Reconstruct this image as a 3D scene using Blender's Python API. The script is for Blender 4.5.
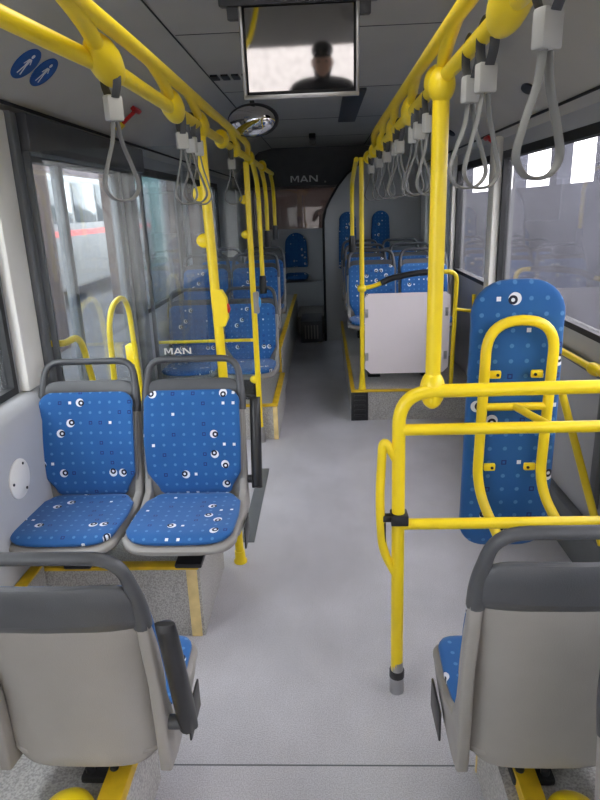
import bpy, bmesh, math, random
from mathutils import Vector, Matrix
random.seed(7)
S = bpy.context.scene
for o in list(bpy.data.objects): bpy.data.objects.remove(o)
C = S.collection
PI = math.pi

# ------------------------------------------------------------------ camera
cam = bpy.data.objects.new('camera', bpy.data.cameras.new('camera')); C.objects.link(cam)
R = [[0.99879459, -0.02197348, -0.04389219], [0.03539811, -0.29703629, 0.95420984], [-0.03400488, -0.95461333, -0.29590042]]
M = Matrix([[R[i][0], -R[i][1], -R[i][2]] for i in range(3)]).to_4x4()
M.translation = Vector((0, 0, 1.55)); cam.matrix_world = M
cam.data.sensor_fit = 'VERTICAL'; cam.data.sensor_height = 24; cam.data.lens = 620 / 800 * 24
cam.data.clip_start = 0.02; S.camera = cam
# ------------------------------------------------------------------ light
W = bpy.data.worlds.new('overcast_sky'); S.world = W; W.use_nodes = True
bg = W.node_tree.nodes['Background']; bg.inputs[0].default_value = (1.0, .98, .99, 1); bg.inputs[1].default_value = 7
def area(name, loc, rot, sx, sy, e, col=(1, 1, 1)):
    l = bpy.data.lights.new(name, 'AREA'); l.shape = 'RECTANGLE'; l.size = sx; l.size_y = sy; l.energy = e; l.color = col
    o = bpy.data.objects.new(name, l); C.objects.link(o); o.location = loc; o.rotation_euler = rot; return o
# overhead lamp added to brighten the floor and seats
# it sits in an invented roof hatch above the camera
area('added_overhead_light', (-.05, 1.30, 2.262), (0, 0, 0), .80, .80, 4, (1, .985, .96))
vs = S.view_settings; vs.view_transform = 'Standard'; vs.look = 'None'; vs.exposure = 0.9; vs.gamma = 1; vs.use_curve_mapping = False

# ------------------------------------------------------------------ materials
def lin(c): return tuple((x / 255 / 12.92 if x / 255 <= .04045 else ((x / 255 + .055) / 1.055) ** 2.4) for x in c) + (1,)
def mat(name, rgb, rough=.5, metal=0, noise=0.0, scale=8, bump=0.0, bscale=200, spec=.5, col2=None, alpha=1):
    m = bpy.data.materials.new(name); m.use_nodes = True; t = m.node_tree; n = t.nodes; b = n['Principled BSDF']
    c = lin(rgb)
    b.inputs['Roughness'].default_value = rough; b.inputs['Metallic'].default_value = metal
    b.inputs['Specular IOR Level'].default_value = spec
    tc = n.new('ShaderNodeTexCoord'); nz = n.new('ShaderNodeTexNoise'); nz.inputs['Scale'].default_value = scale; nz.inputs['Detail'].default_value = 6
    t.links.new(tc.outputs['Object'], nz.inputs['Vector'])
    mx = n.new('ShaderNodeMix'); mx.data_type = 'RGBA'
    k = noise
    mx.inputs[6].default_value = tuple(max(0, x * (1 - k)) for x in c[:3]) + (1,)
    mx.inputs[7].default_value = lin(col2) if col2 else tuple(min(1, x * (1 + k)) for x in c[:3]) + (1,)
    rp = n.new('ShaderNodeMapRange'); rp.inputs[1].default_value = .35; rp.inputs[2].default_value = .65
    t.links.new(nz.outputs['Fac'], rp.inputs[0]); t.links.new(rp.outputs[0], mx.inputs[0]); t.links.new(mx.outputs[2], b.inputs['Base Color'])
    if bump:
        n2 = n.new('ShaderNodeTexNoise'); n2.inputs['Scale'].default_value = bscale; t.links.new(tc.outputs['Object'], n2.inputs['Vector'])
        bp = n.new('ShaderNodeBump'); bp.inputs['Strength'].default_value = bump; bp.inputs['Distance'].default_value = .002
        t.links.new(n2.outputs['Fac'], bp.inputs['Height']); t.links.new(bp.outputs[0], b.inputs['Normal'])
    return m
YEL = mat('yellow_enamel', (246, 216, 34), .32, noise=.06, scale=5)
YELD = mat('worn_yellow_trim', (214, 176, 30), .5, noise=.12, scale=18)
CREAM = mat('faded_cream_trim', (224, 200, 140), .6, noise=.1, scale=20)
SHELL = mat('grey_seat_plastic', (146, 143, 139), .48, noise=.05, scale=6, bump=.25, bscale=400)
DARK = mat('charcoal_plastic', (72, 74, 78), .42, noise=.08, scale=9, bump=.2, bscale=350)
BLACK = mat('black_plastic', (34, 35, 38), .4, noise=.1, scale=10)
FLOOR = mat('speckled_floor_vinyl', (182, 181, 187), .45, noise=.08, scale=2.2, bump=.15, bscale=300)
PLAT = mat('speckled_platform_vinyl', (165, 163, 160), .55, noise=.08, scale=3, bump=.15, bscale=300)
CEIL = mat('grey_ceiling_laminate', (190, 188, 182), .55, noise=.04, scale=2)
WALLM = mat('light_grey_wall_plastic', (176, 178, 182), .5, noise=.04, scale=3)
PILLAR = mat('white_pillar_plastic', (232, 230, 224), .4, noise=.05, scale=3)
FRAME = mat('grey_window_frame', (98, 102, 106), .4, noise=.06)
RUB = mat('black_window_rubber', (30, 32, 35), .6, noise=.1)
METAL = mat('brushed_metal', (180, 180, 182), .28, metal=1, noise=.05)
SCR = mat('glossy_black_screen', (10, 11, 12), .04, noise=.1, spec=1.0)
WHITE = mat('white_panel', (226, 218, 222), .45, noise=.02, scale=3)
CLIP = mat('white_strap_clip', (176, 176, 172), .4, noise=.03)
STRAP = mat('grey_strap_band', (128, 128, 126), .5, noise=.06)
RED = mat('red_plastic', (200, 30, 30), .4)
BLUEP = mat('blue_sticker', (24, 84, 160), .5)
BLUEB = mat('blue_button', (60, 160, 225), .4)
WPRINT = mat('white_print', (225, 228, 230), .5)
SCR.node_tree.nodes['Principled BSDF'].inputs['IOR'].default_value = 2.3
MIRR = mat('convex_mirror', (200, 200, 205), .03, metal=1)
SKIN = mat('skin', (196, 150, 124), .55)
JACKET = mat('dark_jacket_cloth', (30, 31, 36), .85, noise=.1)
ASPH = mat('asphalt', (58, 58, 61), .9, noise=.1)
CONC = mat('weathered_concrete', (82, 84, 92), .9, noise=.25, scale=1.6)
PINK = mat('pinkish_plaster', (94, 84, 88), .9, noise=.25, scale=1)
BROWN = mat('brown_column', (70, 58, 54), .9, noise=.1)
BUSW = mat('white_bus_paint', (104, 106, 108), .4, noise=.05)
TEAL = mat('pale_teal_paint', (96, 132, 130), .6, noise=.1)
GLASSD = mat('dark_bus_glass', (60, 70, 76), .15)

def nodes_for(name):
    m = bpy.data.materials.new(name); m.use_nodes = True; return m, m.node_tree, m.node_tree.nodes, m.node_tree.links
# floor gets fine speckle on top
def speckle(m, amt=.18, sc=260):
    t = m.node_tree; n = t.nodes; b = n['Principled BSDF']; src = b.inputs['Base Color'].links[0].from_socket
    tc = [x for x in n if x.type == 'TEX_COORD'][0]
    v = n.new('ShaderNodeTexNoise'); v.inputs['Scale'].default_value = sc; v.inputs['Detail'].default_value = 1; t.links.new(tc.outputs['Object'], v.inputs['Vector'])
    r = n.new('ShaderNodeMapRange'); r.inputs[1].default_value = .35; r.inputs[2].default_value = .65; r.inputs[3].default_value = 1 - amt; r.inputs[4].default_value = 1 + amt
    t.links.new(v.outputs['Fac'], r.inputs[0])
    mu = n.new('ShaderNodeVectorMath'); mu.operation = 'SCALE'; t.links.new(src, mu.inputs[0]); t.links.new(r.outputs[0], mu.inputs['Scale'])
    t.links.new(mu.outputs[0], b.inputs['Base Color'])
speckle(FLOOR, .16); speckle(PLAT, .25, 180)
# worn scuffed smears on the floor
def scuff(m):
    t = m.node_tree; n = t.nodes; b = n['Principled BSDF']; src = b.inputs['Base Color'].links[0].from_socket
    tc = [x for x in n if x.type == 'TEX_COORD'][0]
    mp = n.new('ShaderNodeMapping'); mp.inputs['Scale'].default_value = (2.6, 1.3, 1); t.links.new(tc.outputs['Object'], mp.inputs[0])
    v = n.new('ShaderNodeTexNoise'); v.inputs['Scale'].default_value = 1.4; v.inputs['Detail'].default_value = 8; v.inputs['Roughness'].default_value = .65; t.links.new(mp.outputs[0], v.inputs['Vector'])
    r = n.new('ShaderNodeMapRange'); r.inputs[1].default_value = .3; r.inputs[2].default_value = .72; r.inputs[3].default_value = .91; r.inputs[4].default_value = 1.08
    t.links.new(v.outputs['Fac'], r.inputs[0])
    mu = n.new('ShaderNodeVectorMath'); mu.operation = 'SCALE'; t.links.new(src, mu.inputs[0]); t.links.new(r.outputs[0], mu.inputs['Scale'])
    t.links.new(mu.outputs[0], b.inputs['Base Color'])
scuff(FLOOR)

def fabric(seed, name='blue_patterned_fabric', cell=.039):
    m, t, n, L = nodes_for(name); b = n['Principled BSDF']; b.inputs['Roughness'].default_value = .85
    uv = n.new('ShaderNodeUVMap')
    sep = n.new('ShaderNodeSeparateXYZ'); L.new(uv.outputs[0], sep.inputs[0])
    def mth(op, a, b_=None, c=None):
        x = n.new('ShaderNodeMath'); x.operation = op
        for i, v in enumerate((a, b_, c)):
            if v is None: continue
            if isinstance(v, (int, float)): x.inputs[i].default_value = v
            else: L.new(v, x.inputs[i])
        return x.outputs[0]
    u = mth('DIVIDE', mth('ADD', sep.outputs[0], 5 + seed * .613), cell); v = mth('DIVIDE', mth('ADD', sep.outputs[1], 5 + seed * .377), cell)
    fu, fv = mth('FLOOR', u), mth('FLOOR', v)
    lu, lv = mth('SUBTRACT', mth('SUBTRACT', u, fu), .5), mth('SUBTRACT', mth('SUBTRACT', v, fv), .5)
    cb = n.new('ShaderNodeCombineXYZ'); L.new(fu, cb.inputs[0]); L.new(fv, cb.inputs[1]); cb.inputs[2].default_value = seed
    wn = n.new('ShaderNodeTexWhiteNoise'); wn.noise_dimensions = '3D'; L.new(cb.outputs[0], wn.inputs['Vector'])
    rnd = wn.outputs['Value']; sc = n.new('ShaderNodeSeparateColor'); L.new(wn.outputs['Color'], sc.inputs[0])
    def disc(cx, cy, r, soft=.03):
        dx = mth('SUBTRACT', lu, cx); dy = mth('SUBTRACT', lv, cy)
        d = mth('SQRT', mth('ADD', mth('MULTIPLY', dx, dx), mth('MULTIPLY', dy, dy)))
        return mth('LESS_THAN', d, r)
    def sq(r):
        d = mth('MAXIMUM', mth('ABSOLUTE', lu), mth('ABSOLUTE', lv)); return mth('LESS_THAN', d, r)
    # random direction of the crescent's opening
    a = mth('MULTIPLY', sc.outputs[1], 6.283)
    ox, oy = mth('MULTIPLY', mth('COSINE', a), .14), mth('MULTIPLY', mth('SINE', a), .14)
    isC = mth('LESS_THAN', rnd, .08)
    isW = mth('MULTIPLY', mth('GREATER_THAN', rnd, .085), mth('LESS_THAN', rnd, .15))
    isD = mth('MULTIPLY', mth('GREATER_THAN', rnd, .15), mth('LESS_THAN', rnd, .23))
    def mix(f, A, B):
        x = n.new('ShaderNodeMix'); x.data_type = 'RGBA'; L.new(f, x.inputs[0])
        for s, i in ((A, 6), (B, 7)):
            if isinstance(s, tuple): x.inputs[i].default_value = s
            else: L.new(s, x.inputs[i])
        return x.outputs[2]
    base, dot, wh, bk, nv = lin((29, 88, 156)), lin((88, 140, 196)), lin((222, 226, 236)), lin((14, 18, 44)), lin((18, 40, 104))
    nz = n.new('ShaderNodeTexNoise'); nz.inputs['Scale'].default_value = 9; L.new(uv.outputs[0], nz.inputs['Vector'])
    col = mix(nz.outputs['Fac'], lin((22, 82, 142)), lin((32, 96, 160)))
    col = mix(mth('MULTIPLY', disc(0, 0, .14), .62), col, dot)
    col = mix(mth('MULTIPLY', isD, sq(.17)), col, nv); col = mix(mth('MULTIPLY', isD, sq(.09)), col, base)
    col = mix(mth('MULTIPLY', isW, sq(.14)), col, wh)
    col = mix(mth('MULTIPLY', isC, disc(0, 0, .40)), col, wh)
    col = mix(mth('MULTIPLY', isC, disc(ox, oy, .29)), col, bk)
    col = mix(mth('MULTIPLY', isC, disc(ox, oy, .12)), col, wh)
    L.new(col, b.inputs['Base Color'])
    n3 = n.new('ShaderNodeTexNoise'); n3.inputs['Scale'].default_value = 700; L.new(uv.outputs[0], n3.inputs['Vector'])
    bp = n.new('ShaderNodeBump'); bp.inputs['Strength'].default_value = .25; bp.inputs['Distance'].default_value = .001
    L.new(n3.outputs['Fac'], bp.inputs['Height']); L.new(bp.outputs[0], b.inputs['Normal'])
    b.inputs['Sheen Weight'].default_value = .15
    return m
FABS = [fabric(i + 3) for i in range(4)]
FABB = fabric(11, 'backrest_board_fabric', .050)

def glass(name, tint, dirt, dirtcol, gloss=.05, bscale=3.0, fres=1.33):
    """flat window glass: transparent + mirror reflection + a film of dried dirt streaks"""
    m, t, n, L = nodes_for(name); n.remove(n['Principled BSDF']); out = n['Material Output']
    tr = n.new('ShaderNodeBsdfTransparent'); tr.inputs[0].default_value = tint
    gl = n.new('ShaderNodeBsdfGlossy'); gl.inputs['Roughness'].default_value = .02
    lw = n.new('ShaderNodeLayerWeight'); lw.inputs[0].default_value = .5; pw = n.new('ShaderNodeMath'); pw.operation = 'POWER'; pw.inputs[1].default_value = 4.5; L.new(lw.outputs['Facing'], pw.inputs[0]); fr = n.new('ShaderNodeMath'); fr.operation = 'MULTIPLY'; fr.inputs[1].default_value = .55; L.new(pw.outputs[0], fr.inputs[0])
    ad = n.new('ShaderNodeMath'); ad.operation = 'ADD'; ad.inputs[1].default_value = gloss; ad.use_clamp = True; L.new(fr.outputs[0], ad.inputs[0])
    m1 = n.new('ShaderNodeMixShader'); L.new(ad.outputs[0], m1.inputs[0]); L.new(tr.outputs[0], m1.inputs[1]); L.new(gl.outputs[0], m1.inputs[2])
    df = n.new('ShaderNodeBsdfDiffuse'); df.inputs[0].default_value = dirtcol
    tl = n.new('ShaderNodeBsdfTranslucent'); tl.inputs[0].default_value = dirtcol
    md = n.new('ShaderNodeMixShader'); md.inputs[0].default_value = .5; L.new(df.outputs[0], md.inputs[1]); L.new(tl.outputs[0], md.inputs[2])
    tc = n.new('ShaderNodeTexCoord'); mp = n.new('ShaderNodeMapping'); mp.inputs['Scale'].default_value = (3, 3, .7)
    nz = n.new('ShaderNodeTexNoise'); nz.inputs['Scale'].default_value = bscale; nz.inputs['Detail'].default_value = 7; nz.inputs['Roughness'].default_value = .7
    L.new(tc.outputs['Object'], mp.inputs[0]); L.new(mp.outputs[0], nz.inputs['Vector'])
    r = n.new('ShaderNodeMapRange'); r.inputs[1].default_value = .3; r.inputs[2].default_value = .75; r.inputs[3].default_value = dirt * .4; r.inputs[4].default_value = dirt * 1.6
    L.new(nz.outputs['Fac'], r.inputs[0])
    m2 = n.new('ShaderNodeMixShader'); L.new(r.outputs[0], m2.inputs[0]); L.new(m1.outputs[0], m2.inputs[1]); L.new(md.outputs[0], m2.inputs[2])
    L.new(m2.outputs[0], out.inputs[0]); return m
GL_L = glass('left_window_glass', (.80, .83, .84, 1), .02, (.4, .4, .42, 1))
GL_T = glass('tinted_window_glass', (.42, .46, .48, 1), .02, (.3, .3, .32, 1))
GL_C = glass('clear_window_glass', (.92, .94, .94, 1), .01, (.4, .4, .42, 1), gloss=.03)
GL_R = glass('dirty_window_glass', (.74, .74, .76, 1), .035, (.26, .26, .28, 1))
GL_P = glass('partition_glass', (.92, .95, .96, 1), .015, (.5, .5, .5, 1), gloss=.05)

# ------------------------------------------------------------------ mesh helpers
def obj(name, bm, m, parent=None, smooth=True, ang=40):
    me = bpy.data.meshes.new(name); bmesh.ops.recalc_face_normals(bm, faces=bm.faces[:])
    if smooth:
        for f in bm.faces: f.smooth = True
        lim = math.radians(ang)
        for e in bm.edges:
            if len(e.link_faces) == 2 and e.calc_face_angle(0) > lim: e.smooth = False
    bm.to_mesh(me); bm.free()
    for x in (m if isinstance(m, (list, tuple)) else [m]): me.materials.append(x)
    o = bpy.data.objects.new(name, me); C.objects.link(o)
    if parent: o.parent = parent
    return o
def thing(name, label, cat, loc=(0, 0, 0), rz=0, group=None):
    o = bpy.data.objects.new(name, None); C.objects.link(o); o.empty_display_size = .05
    o.location = loc; o.rotation_euler = (0, 0, rz); tag(o, label, cat, group); return o
def tag(o, label, cat, group=None):
    o['label'] = label; o['category'] = cat
    if group: o['group'] = group
    return o
def struct(o): o['kind'] = 'structure'; return o
def box(bm, x0, x1, y0, y1, z0, z1, bev=0, seg=2, mi=0):
    r = bmesh.ops.create_cube(bm, size=1); vs = r['verts']
    bmesh.ops.scale(bm, vec=(x1 - x0, y1 - y0, z1 - z0), verts=vs); bmesh.ops.translate(bm, vec=((x0 + x1) / 2, (y0 + y1) / 2, (z0 + z1) / 2), verts=vs)
    fs = set(f for v in vs for f in v.link_faces)
    for f in fs: f.material_index = mi
    if bev:
        es = list(set(e for v in vs for e in v.link_edges))
        bmesh.ops.bevel(bm, geom=es, offset=bev, segments=seg, affect='EDGES', profile=.5)
    return bm
def BM(): return bmesh.new()
def bx(*a, **k): return box(BM(), *a, **k)
def fillet(pts, r, n=7):
    P = [Vector(p) for p in pts]; out = [P[0]]
    for i in range(1, len(P) - 1):
        a, b, c = P[i - 1], P[i], P[i + 1]; rr = r[i] if isinstance(r, (list, tuple)) else r
        u = (a - b); v = (c - b); d = min(rr, u.length * .49, v.length * .49)
        p0 = b + u.normalized() * d; p1 = b + v.normalized() * d
        for k in range(n + 1):
            t = k / n; out.append(p0 * (1 - t) ** 2 + b * 2 * t * (1 - t) + p1 * t * t)
    out.append(P[-1]); return out
def catmull(pts, n=8):
    P = [Vector(p) for p in pts]; P = [P[0] * 2 - P[1]] + P + [P[-1] * 2 - P[-2]]; out = []
    for i in range(1, len(P) - 2):
        for k in range(n):
            t = k / n; a, b, c, d = P[i - 1:i + 3]
            out.append(.5 * ((2 * b) + (c - a) * t + (2 * a - 5 * b + 4 * c - d) * t * t + (3 * b - a - 3 * c + d) * t ** 3))
    out.append(P[-2]); return out
def tube(bm, path, r, seg=14, ry=None, closed=False, up=None):
    """sweep an ellipse along path; r may be a number or list"""
    n = len(path); path = [Vector(p) for p in path]; rings = []
    T = []
    for i in range(n):
        a = path[(i - 1) % n if closed else max(i - 1, 0)]; b = path[(i + 1) % n if closed else min(i + 1, n - 1)]
        T.append((b - a).normalized())
    N = Vector(up) if up else (Vector((0, 0, 1)) if abs(T[0].z) < .9 else Vector((1, 0, 0)))
    N = (N - T[0] * N.dot(T[0])).normalized()
    for i in range(n):
        N = (N - T[i] * N.dot(T[i])); N.normalize(); B = T[i].cross(N)
        rr = r[i] if isinstance(r, (list, tuple)) else r; r2 = (ry if ry else rr)
        rings.append([bm.verts.new(path[i] + N * math.cos(2 * PI * k / seg) * rr + B * math.sin(2 * PI * k / seg) * r2) for k in range(seg)])
    for i in range(n if closed else n - 1):
        A, Bq = rings[i], rings[(i + 1) % n]
        for k in range(seg): bm.faces.new((A[k], A[(k + 1) % seg], Bq[(k + 1) % seg], Bq[k]))
    if not closed:
        bm.faces.new(rings[0][::-1]); bm.faces.new(rings[-1])
    return bm
def tb(path, r, **k): return tube(BM(), path, r, **k)
def ellipsoid(bm, c, r, axis=None, u=18, v=12):
    x = bmesh.ops.create_uvsphere(bm, u_segments=u, v_segments=v, radius=1); vs = x['verts']
    bmesh.ops.scale(bm, vec=r, verts=vs)
    if axis is not None:
        q = Vector((0, 0, 1)).rotation_difference(Vector(axis)); bmesh.ops.rotate(bm, cent=(0, 0, 0), matrix=q.to_matrix(), verts=vs)
    bmesh.ops.translate(bm, vec=c, verts=vs); return bm
def lathe(bm, prof, c, axis=(0, 0, 1), seg=24):
    q = Vector((0, 0, 1)).rotation_difference(Vector(axis)); rings = []
    for (r, z) in prof: rings.append([bm.verts.new(Vector(c) + q @ Vector((r * math.cos(2 * PI * k / seg), r * math.sin(2 * PI * k / seg), z))) for k in range(seg)])
    for A, B in zip(rings, rings[1:]):
        for k in range(seg): bm.faces.new((A[k], A[(k + 1) % seg], B[(k + 1) % seg], B[k]))
    bm.faces.new(rings[0][::-1]); bm.faces.new(rings[-1]); return bm
def prism(bm, pts, d, mi=0):
    """extrude a polygon (list of 3D points) along vector d"""
    a = [bm.verts.new(Vector(p)) for p in pts]; b = [bm.verts.new(Vector(p) + Vector(d)) for p in pts]; n = len(a)
    fs = [bm.faces.new(a), bm.faces.new(b[::-1])] + [bm.faces.new((a[k], b[k], b[(k + 1) % n], a[(k + 1) % n])) for k in range(n)]
    for f in fs: f.material_index = mi
    return bm
def rrect(x0, x1, z0, z1, r, n=6):
    out = []
    for (cx, cz, a0) in ((x1 - r, z1 - r, 0), (x0 + r, z1 - r, 90), (x0 + r, z0 + r, 180), (x1 - r, z0 + r, 270)):
        for k in range(n + 1):
            a = math.radians(a0 + 90 * k / n); out.append((cx + r * math.cos(a), cz + r * math.sin(a)))
    return out
def interp(keys, t):
    for (a, b) in zip(keys, keys[1:]):
        if t <= b[0]:
            f = (t - a[0]) / (b[0] - a[0]) if b[0] > a[0] else 0; f = f * f * (3 - 2 * f) if len(keys) > 99 else f
            return [x + (y - x) * f for x, y in zip(a[1:], b[1:])]
    return list(keys[-1][1:])
def loft(profile, wkeys, thick, off=0.0, dish=lambda s: 0.0, rc=(.05, .05), nseg=26, nv=30, e=.45, x0=0):
    """slab following the side profile (y,z); width from wkeys over arc length 0..1; rounded ends"""
    P = catmull([Vector((0, p[0], p[1])) for p in profile], 12)
    L = [0]
    for a, b in zip(P, P[1:]): L.append(L[-1] + (b - a).length)
    tot = L[-1]
    def at(s):
        s = min(max(s, 0), tot)
        for i in range(len(P) - 1):
            if s <= L[i + 1] + 1e-9:
                f = (s - L[i]) / max(L[i + 1] - L[i], 1e-9); return P[i].lerp(P[i + 1], f)
        return P[-1]
    ss = []
    for k in range(7): ss.append(rc[0] * (1 - math.cos(PI / 2 * k / 7)))
    for k in range(nv + 1): ss.append(rc[0] + (tot - rc[0] - rc[1]) * k / nv)
    for k in range(1, 8): ss.append(tot - rc[1] + rc[1] * math.sin(PI / 2 * k / 7))
    bm = BM(); uvl = bm.loops.layers.uv.new('UVMap'); rings = []; info = {}
    for s in ss:
        c = at(s); d = (at(s + .01) - at(s - .01)).normalized(); nrm = Vector((0, -d.z, d.y))
        w = interp(wkeys, s / tot)[0]
        for dd, r in ((s, rc[0]), (tot - s, rc[1])):
            if dd < r: w = w - r + math.sqrt(max(r * r - (r - dd) ** 2, 0)) + .002
        edge = min(1, math.sqrt(max(0, min(s, tot - s)) / (thick * 1.0) + .12))
        ring = []
        for k in range(nseg):
            a = 2 * PI * (k + .5) / nseg; cx, sx = math.cos(a), math.sin(a)
            x = math.copysign(abs(cx) ** e, cx) * w; t = math.copysign(abs(sx) ** .55, sx) * thick / 2 * edge
            h = dish(s / tot) * (abs(x) / .195) ** 2.5
            v = bm.verts.new(Vector((x0 + x, c.y, c.z)) + nrm * (off + t + h)); ring.append(v); info[v] = (x, s)
        rings.append(ring)
    for A, B in zip(rings, rings[1:]):
        for k in range(nseg): bm.faces.new((A[k], A[(k + 1) % nseg], B[(k + 1) % nseg], B[k]))
    bm.faces.new(rings[0][::-1]); bm.faces.new(rings[-1])
    for f in bm.faces:
        for l in f.loops: l[uvl].uv = info[l.vert]
    return bm
def wide_letters(h, w, m, name, depth):
    """the wide bold capitals M A N, built from strokes in the XZ plane, centred, facing -Y; w = total width"""
    bm = BM(); k = h * .24; lw = w * .31; gap = (w - 3 * lw) / 2
    def st(*p): prism(bm, [(x, -depth, z) for x, z in p], (0, depth, 0))
    x = -w / 2; a, b = -h / 2, h / 2
    st((x, a), (x + k, a), (x + k, b), (x, b)); st((x + lw - k, a), (x + lw, a), (x + lw, b), (x + lw - k, b))
    c = x + lw / 2; st((x + k * .6, b), (x + k * 1.5, b), (c + k * .35, a + h * .2), (c - k * .35, a + h * .2)); st((x + lw - k * 1.5, b), (x + lw - k * .6, b), (c + k * .35, a + h * .2), (c - k * .35, a + h * .2))
    x += lw + gap; c = x + lw / 2
    st((x, a), (x + k * 1.15, a), (c + k * .5, b), (c - k * .5, b)); st((x + lw - k * 1.15, a), (x + lw, a), (c + k * .5, b), (c - k * .5, b)); st((x + lw * .22, a + h * .17), (x + lw * .78, a + h * .17), (x + lw * .72, a + h * .36), (x + lw * .28, a + h * .36))
    x += lw + gap
    st((x, a), (x + k, a), (x + k, b), (x, b)); st((x + lw - k, a), (x + lw, a), (x + lw, b), (x + lw - k, b)); st((x, b), (x + k * 1.3, b), (x + lw, a), (x + lw - k * 1.3, a))
    return obj(name, bm, m, None, smooth=False)
def dup(root, loc, rz=None, label=None, group=None):
    r = root.copy(); C.objects.link(r); r.location = loc
    if rz is not None: r.rotation_euler = (0, 0, rz)
    if label: r['label'] = label
    if group: r['group'] = group
    for ch in list(root.children):
        c = ch.copy(); C.objects.link(c); c.parent = r
        for g in list(ch.children):
            d = g.copy(); C.objects.link(d); d.parent = c
    return r

# ================================================================== SETTING
XL, XR, XC = -1.20, 1.12, -.05
YF, YB = -1.9, 8.95
struct(obj('floor', bx(XL, XR, YF, YB, -.06, 0), FLOOR))
fj = struct(obj('trim_1', bx(-.50, .40, 1.405, 1.409, 0, .0012), FRAME))
# ceiling: one coved panel
sec = [(XL - .02, 1.90), (-1.16, 1.95), (-.80, 2.24), (-.62, 2.28), (.52, 2.28), (.70, 2.24), (1.08, 1.95), (XR + .02, 1.90)]
bm = BM(); pts = [(x, YF, z) for x, z in sec] + [(x, YF, z + .08) for x, z in reversed(sec)]; prism(bm, pts, (0, YB - YF + .1, 0)); struct(obj('ceiling', bm, CEIL, smooth=False))
n = 2
for x, z, t in ((-1.145, 1.957, .006), (1.065, 1.957, .006), (-.63, 2.286, .005), (.53, 2.286, .005)):
    struct(obj('trim_%d' % n, bx(x - t / 2, x + t / 2, YF, YB, z - .012, z + .0), RUB)); n += 1
for y in (1.6, 3.0, 4.4, 5.8, 7.2):
    struct(obj('trim_%d' % n, bx(-.62, .52, y, y + .004, 2.2775, 2.2795), DARK)); n += 1
ZT, ZBL, ZBR = 1.84, .90, .98    # window head and sills
for y0, y1 in ((.88, 1.72),):
    bm = BM(); box(bm, -.49, .39, y0, y0 + .035, 2.255, 2.285, bev=.004); box(bm, -.49, .39, y1 - .035, y1, 2.255, 2.285, bev=.004); box(bm, -.49, -.455, y0 + .035, y1 - .035, 2.255, 2.285, bev=.004); box(bm, .355, .39, y0 + .035, y1 - .035, 2.255, 2.285, bev=.004)
    struct(obj('added_hatch_frame', bm, WALLM))  # hatch frame made up to hold the added overhead lamp
# left wall: sill-high bulging panel, header, pillars
def wall(name, side, openings, sill, m):
    X = XL if side < 0 else XR; x0, x1 = (X - .06, X) if side < 0 else (X, X + .06)
    bm = BM(); y = YF
    box(bm, x0, x1, YF, YB, ZT, 1.93)
    for (a, b, zb) in openings:
        if a > y: box(bm, x0, x1, y, a, 0, ZT)
        if zb > 0: box(bm, x0, x1, a, b, 0, zb)
        y = b
    if YB > y: box(bm, x0, x1, y, YB, 0, ZT)
    return struct(obj(name, bm, m, smooth=False))
wall('wall_left', -1, [(-1.6, .35, ZBL), (.50, 2.27, ZBL), (2.62, 3.86, .03), (4.02, 5.5, ZBL), (5.62, 7.4, ZBL)], ZBL, WALLM)
wall('wall_right', 1, [(-1.6, .9, ZBR), (1.05, 2.38, ZBR), (2.42, 4.14, ZBR), (4.30, 5.5, ZBR), (5.62, 6.8, ZBR)], ZBR, WALLM)
# windows: frame of four bars plus glass
wn = 1
def window(side, y0, y1, z0, z1, gm, extra=()):
    global wn
    X = XL if side < 0 else XR; s = -1 if side < 0 else 1
    a, b = sorted((X - s * .004, X + s * .05)); t = .028
    bm = BM(); box(bm, a, b, y0, y1, z0, z0 + t); box(bm, a, b, y0, y1, z1 - t * 1.6, z1); box(bm, a, b, y0, y0 + t, z0 + t, z1 - t * 1.6); box(bm, a, b, y1 - t, y1, z0 + t, z1 - t * 1.6)
    w = struct(obj('window_%d' % wn, bm, RUB, smooth=False)); wn += 1
    g = obj('glass_pane', bx(X + s * .022 - .003, X + s * .022 + .003, y0 + t, y1 - t, z0 + t, z1 - t * 1.6), gm, w, smooth=False)
    return w
window(-1, -1.6, .35, ZBL, ZT, GL_L); window(-1, .50, 2.27, ZBL, ZT, GL_L); window(-1, 4.02, 5.5, ZBL, ZT, GL_T); window(-1, 5.62, 7.4, ZBL, ZT, GL_T)
window(1, -1.6, .9, ZBR, ZT, GL_R); window(1, 1.05, 2.38, ZBR, ZT, GL_R); window(1, 2.42, 4.14, ZBR, ZT, GL_R); window(1, 4.30, 5.5, ZBR, ZT, GL_R); window(1, 5.62, 6.8, ZBR, ZT, GL_T)
# pillars
def pillar(side, y0, y1, m, d=.05, z0=0):
    global n
    X = XL if side < 0 else XR; a, b = sorted((X, X - math.copysign(d, side)))
    o = struct(obj('trim_%d' % n, bx(a, b, y0, y1, z0, 1.93, bev=.012), m)); n += 1; return o
pillar(-1, 2.28, 2.44, PILLAR, .045, .9); pillar(-1, 2.445, 2.50, FRAME, .06, .2); pillar(-1, .36, .49, WALLM, .03, .9)
pillar(-1, 3.87, 4.0, FRAME, .05); pillar(-1, 5.51, 5.61, WALLM, .03, .9)
pillar(1, 4.15, 4.28, PILLAR, .05, .2); pillar(1, 5.5, 5.62, PILLAR, .04, .2); pillar(1, 2.37, 2.43, FRAME, .03, .3); pillar(1, .91, 1.04, WALLM, .04, .2)
pillar(1, 6.85, 7.15, PILLAR, .05, .2)
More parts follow.
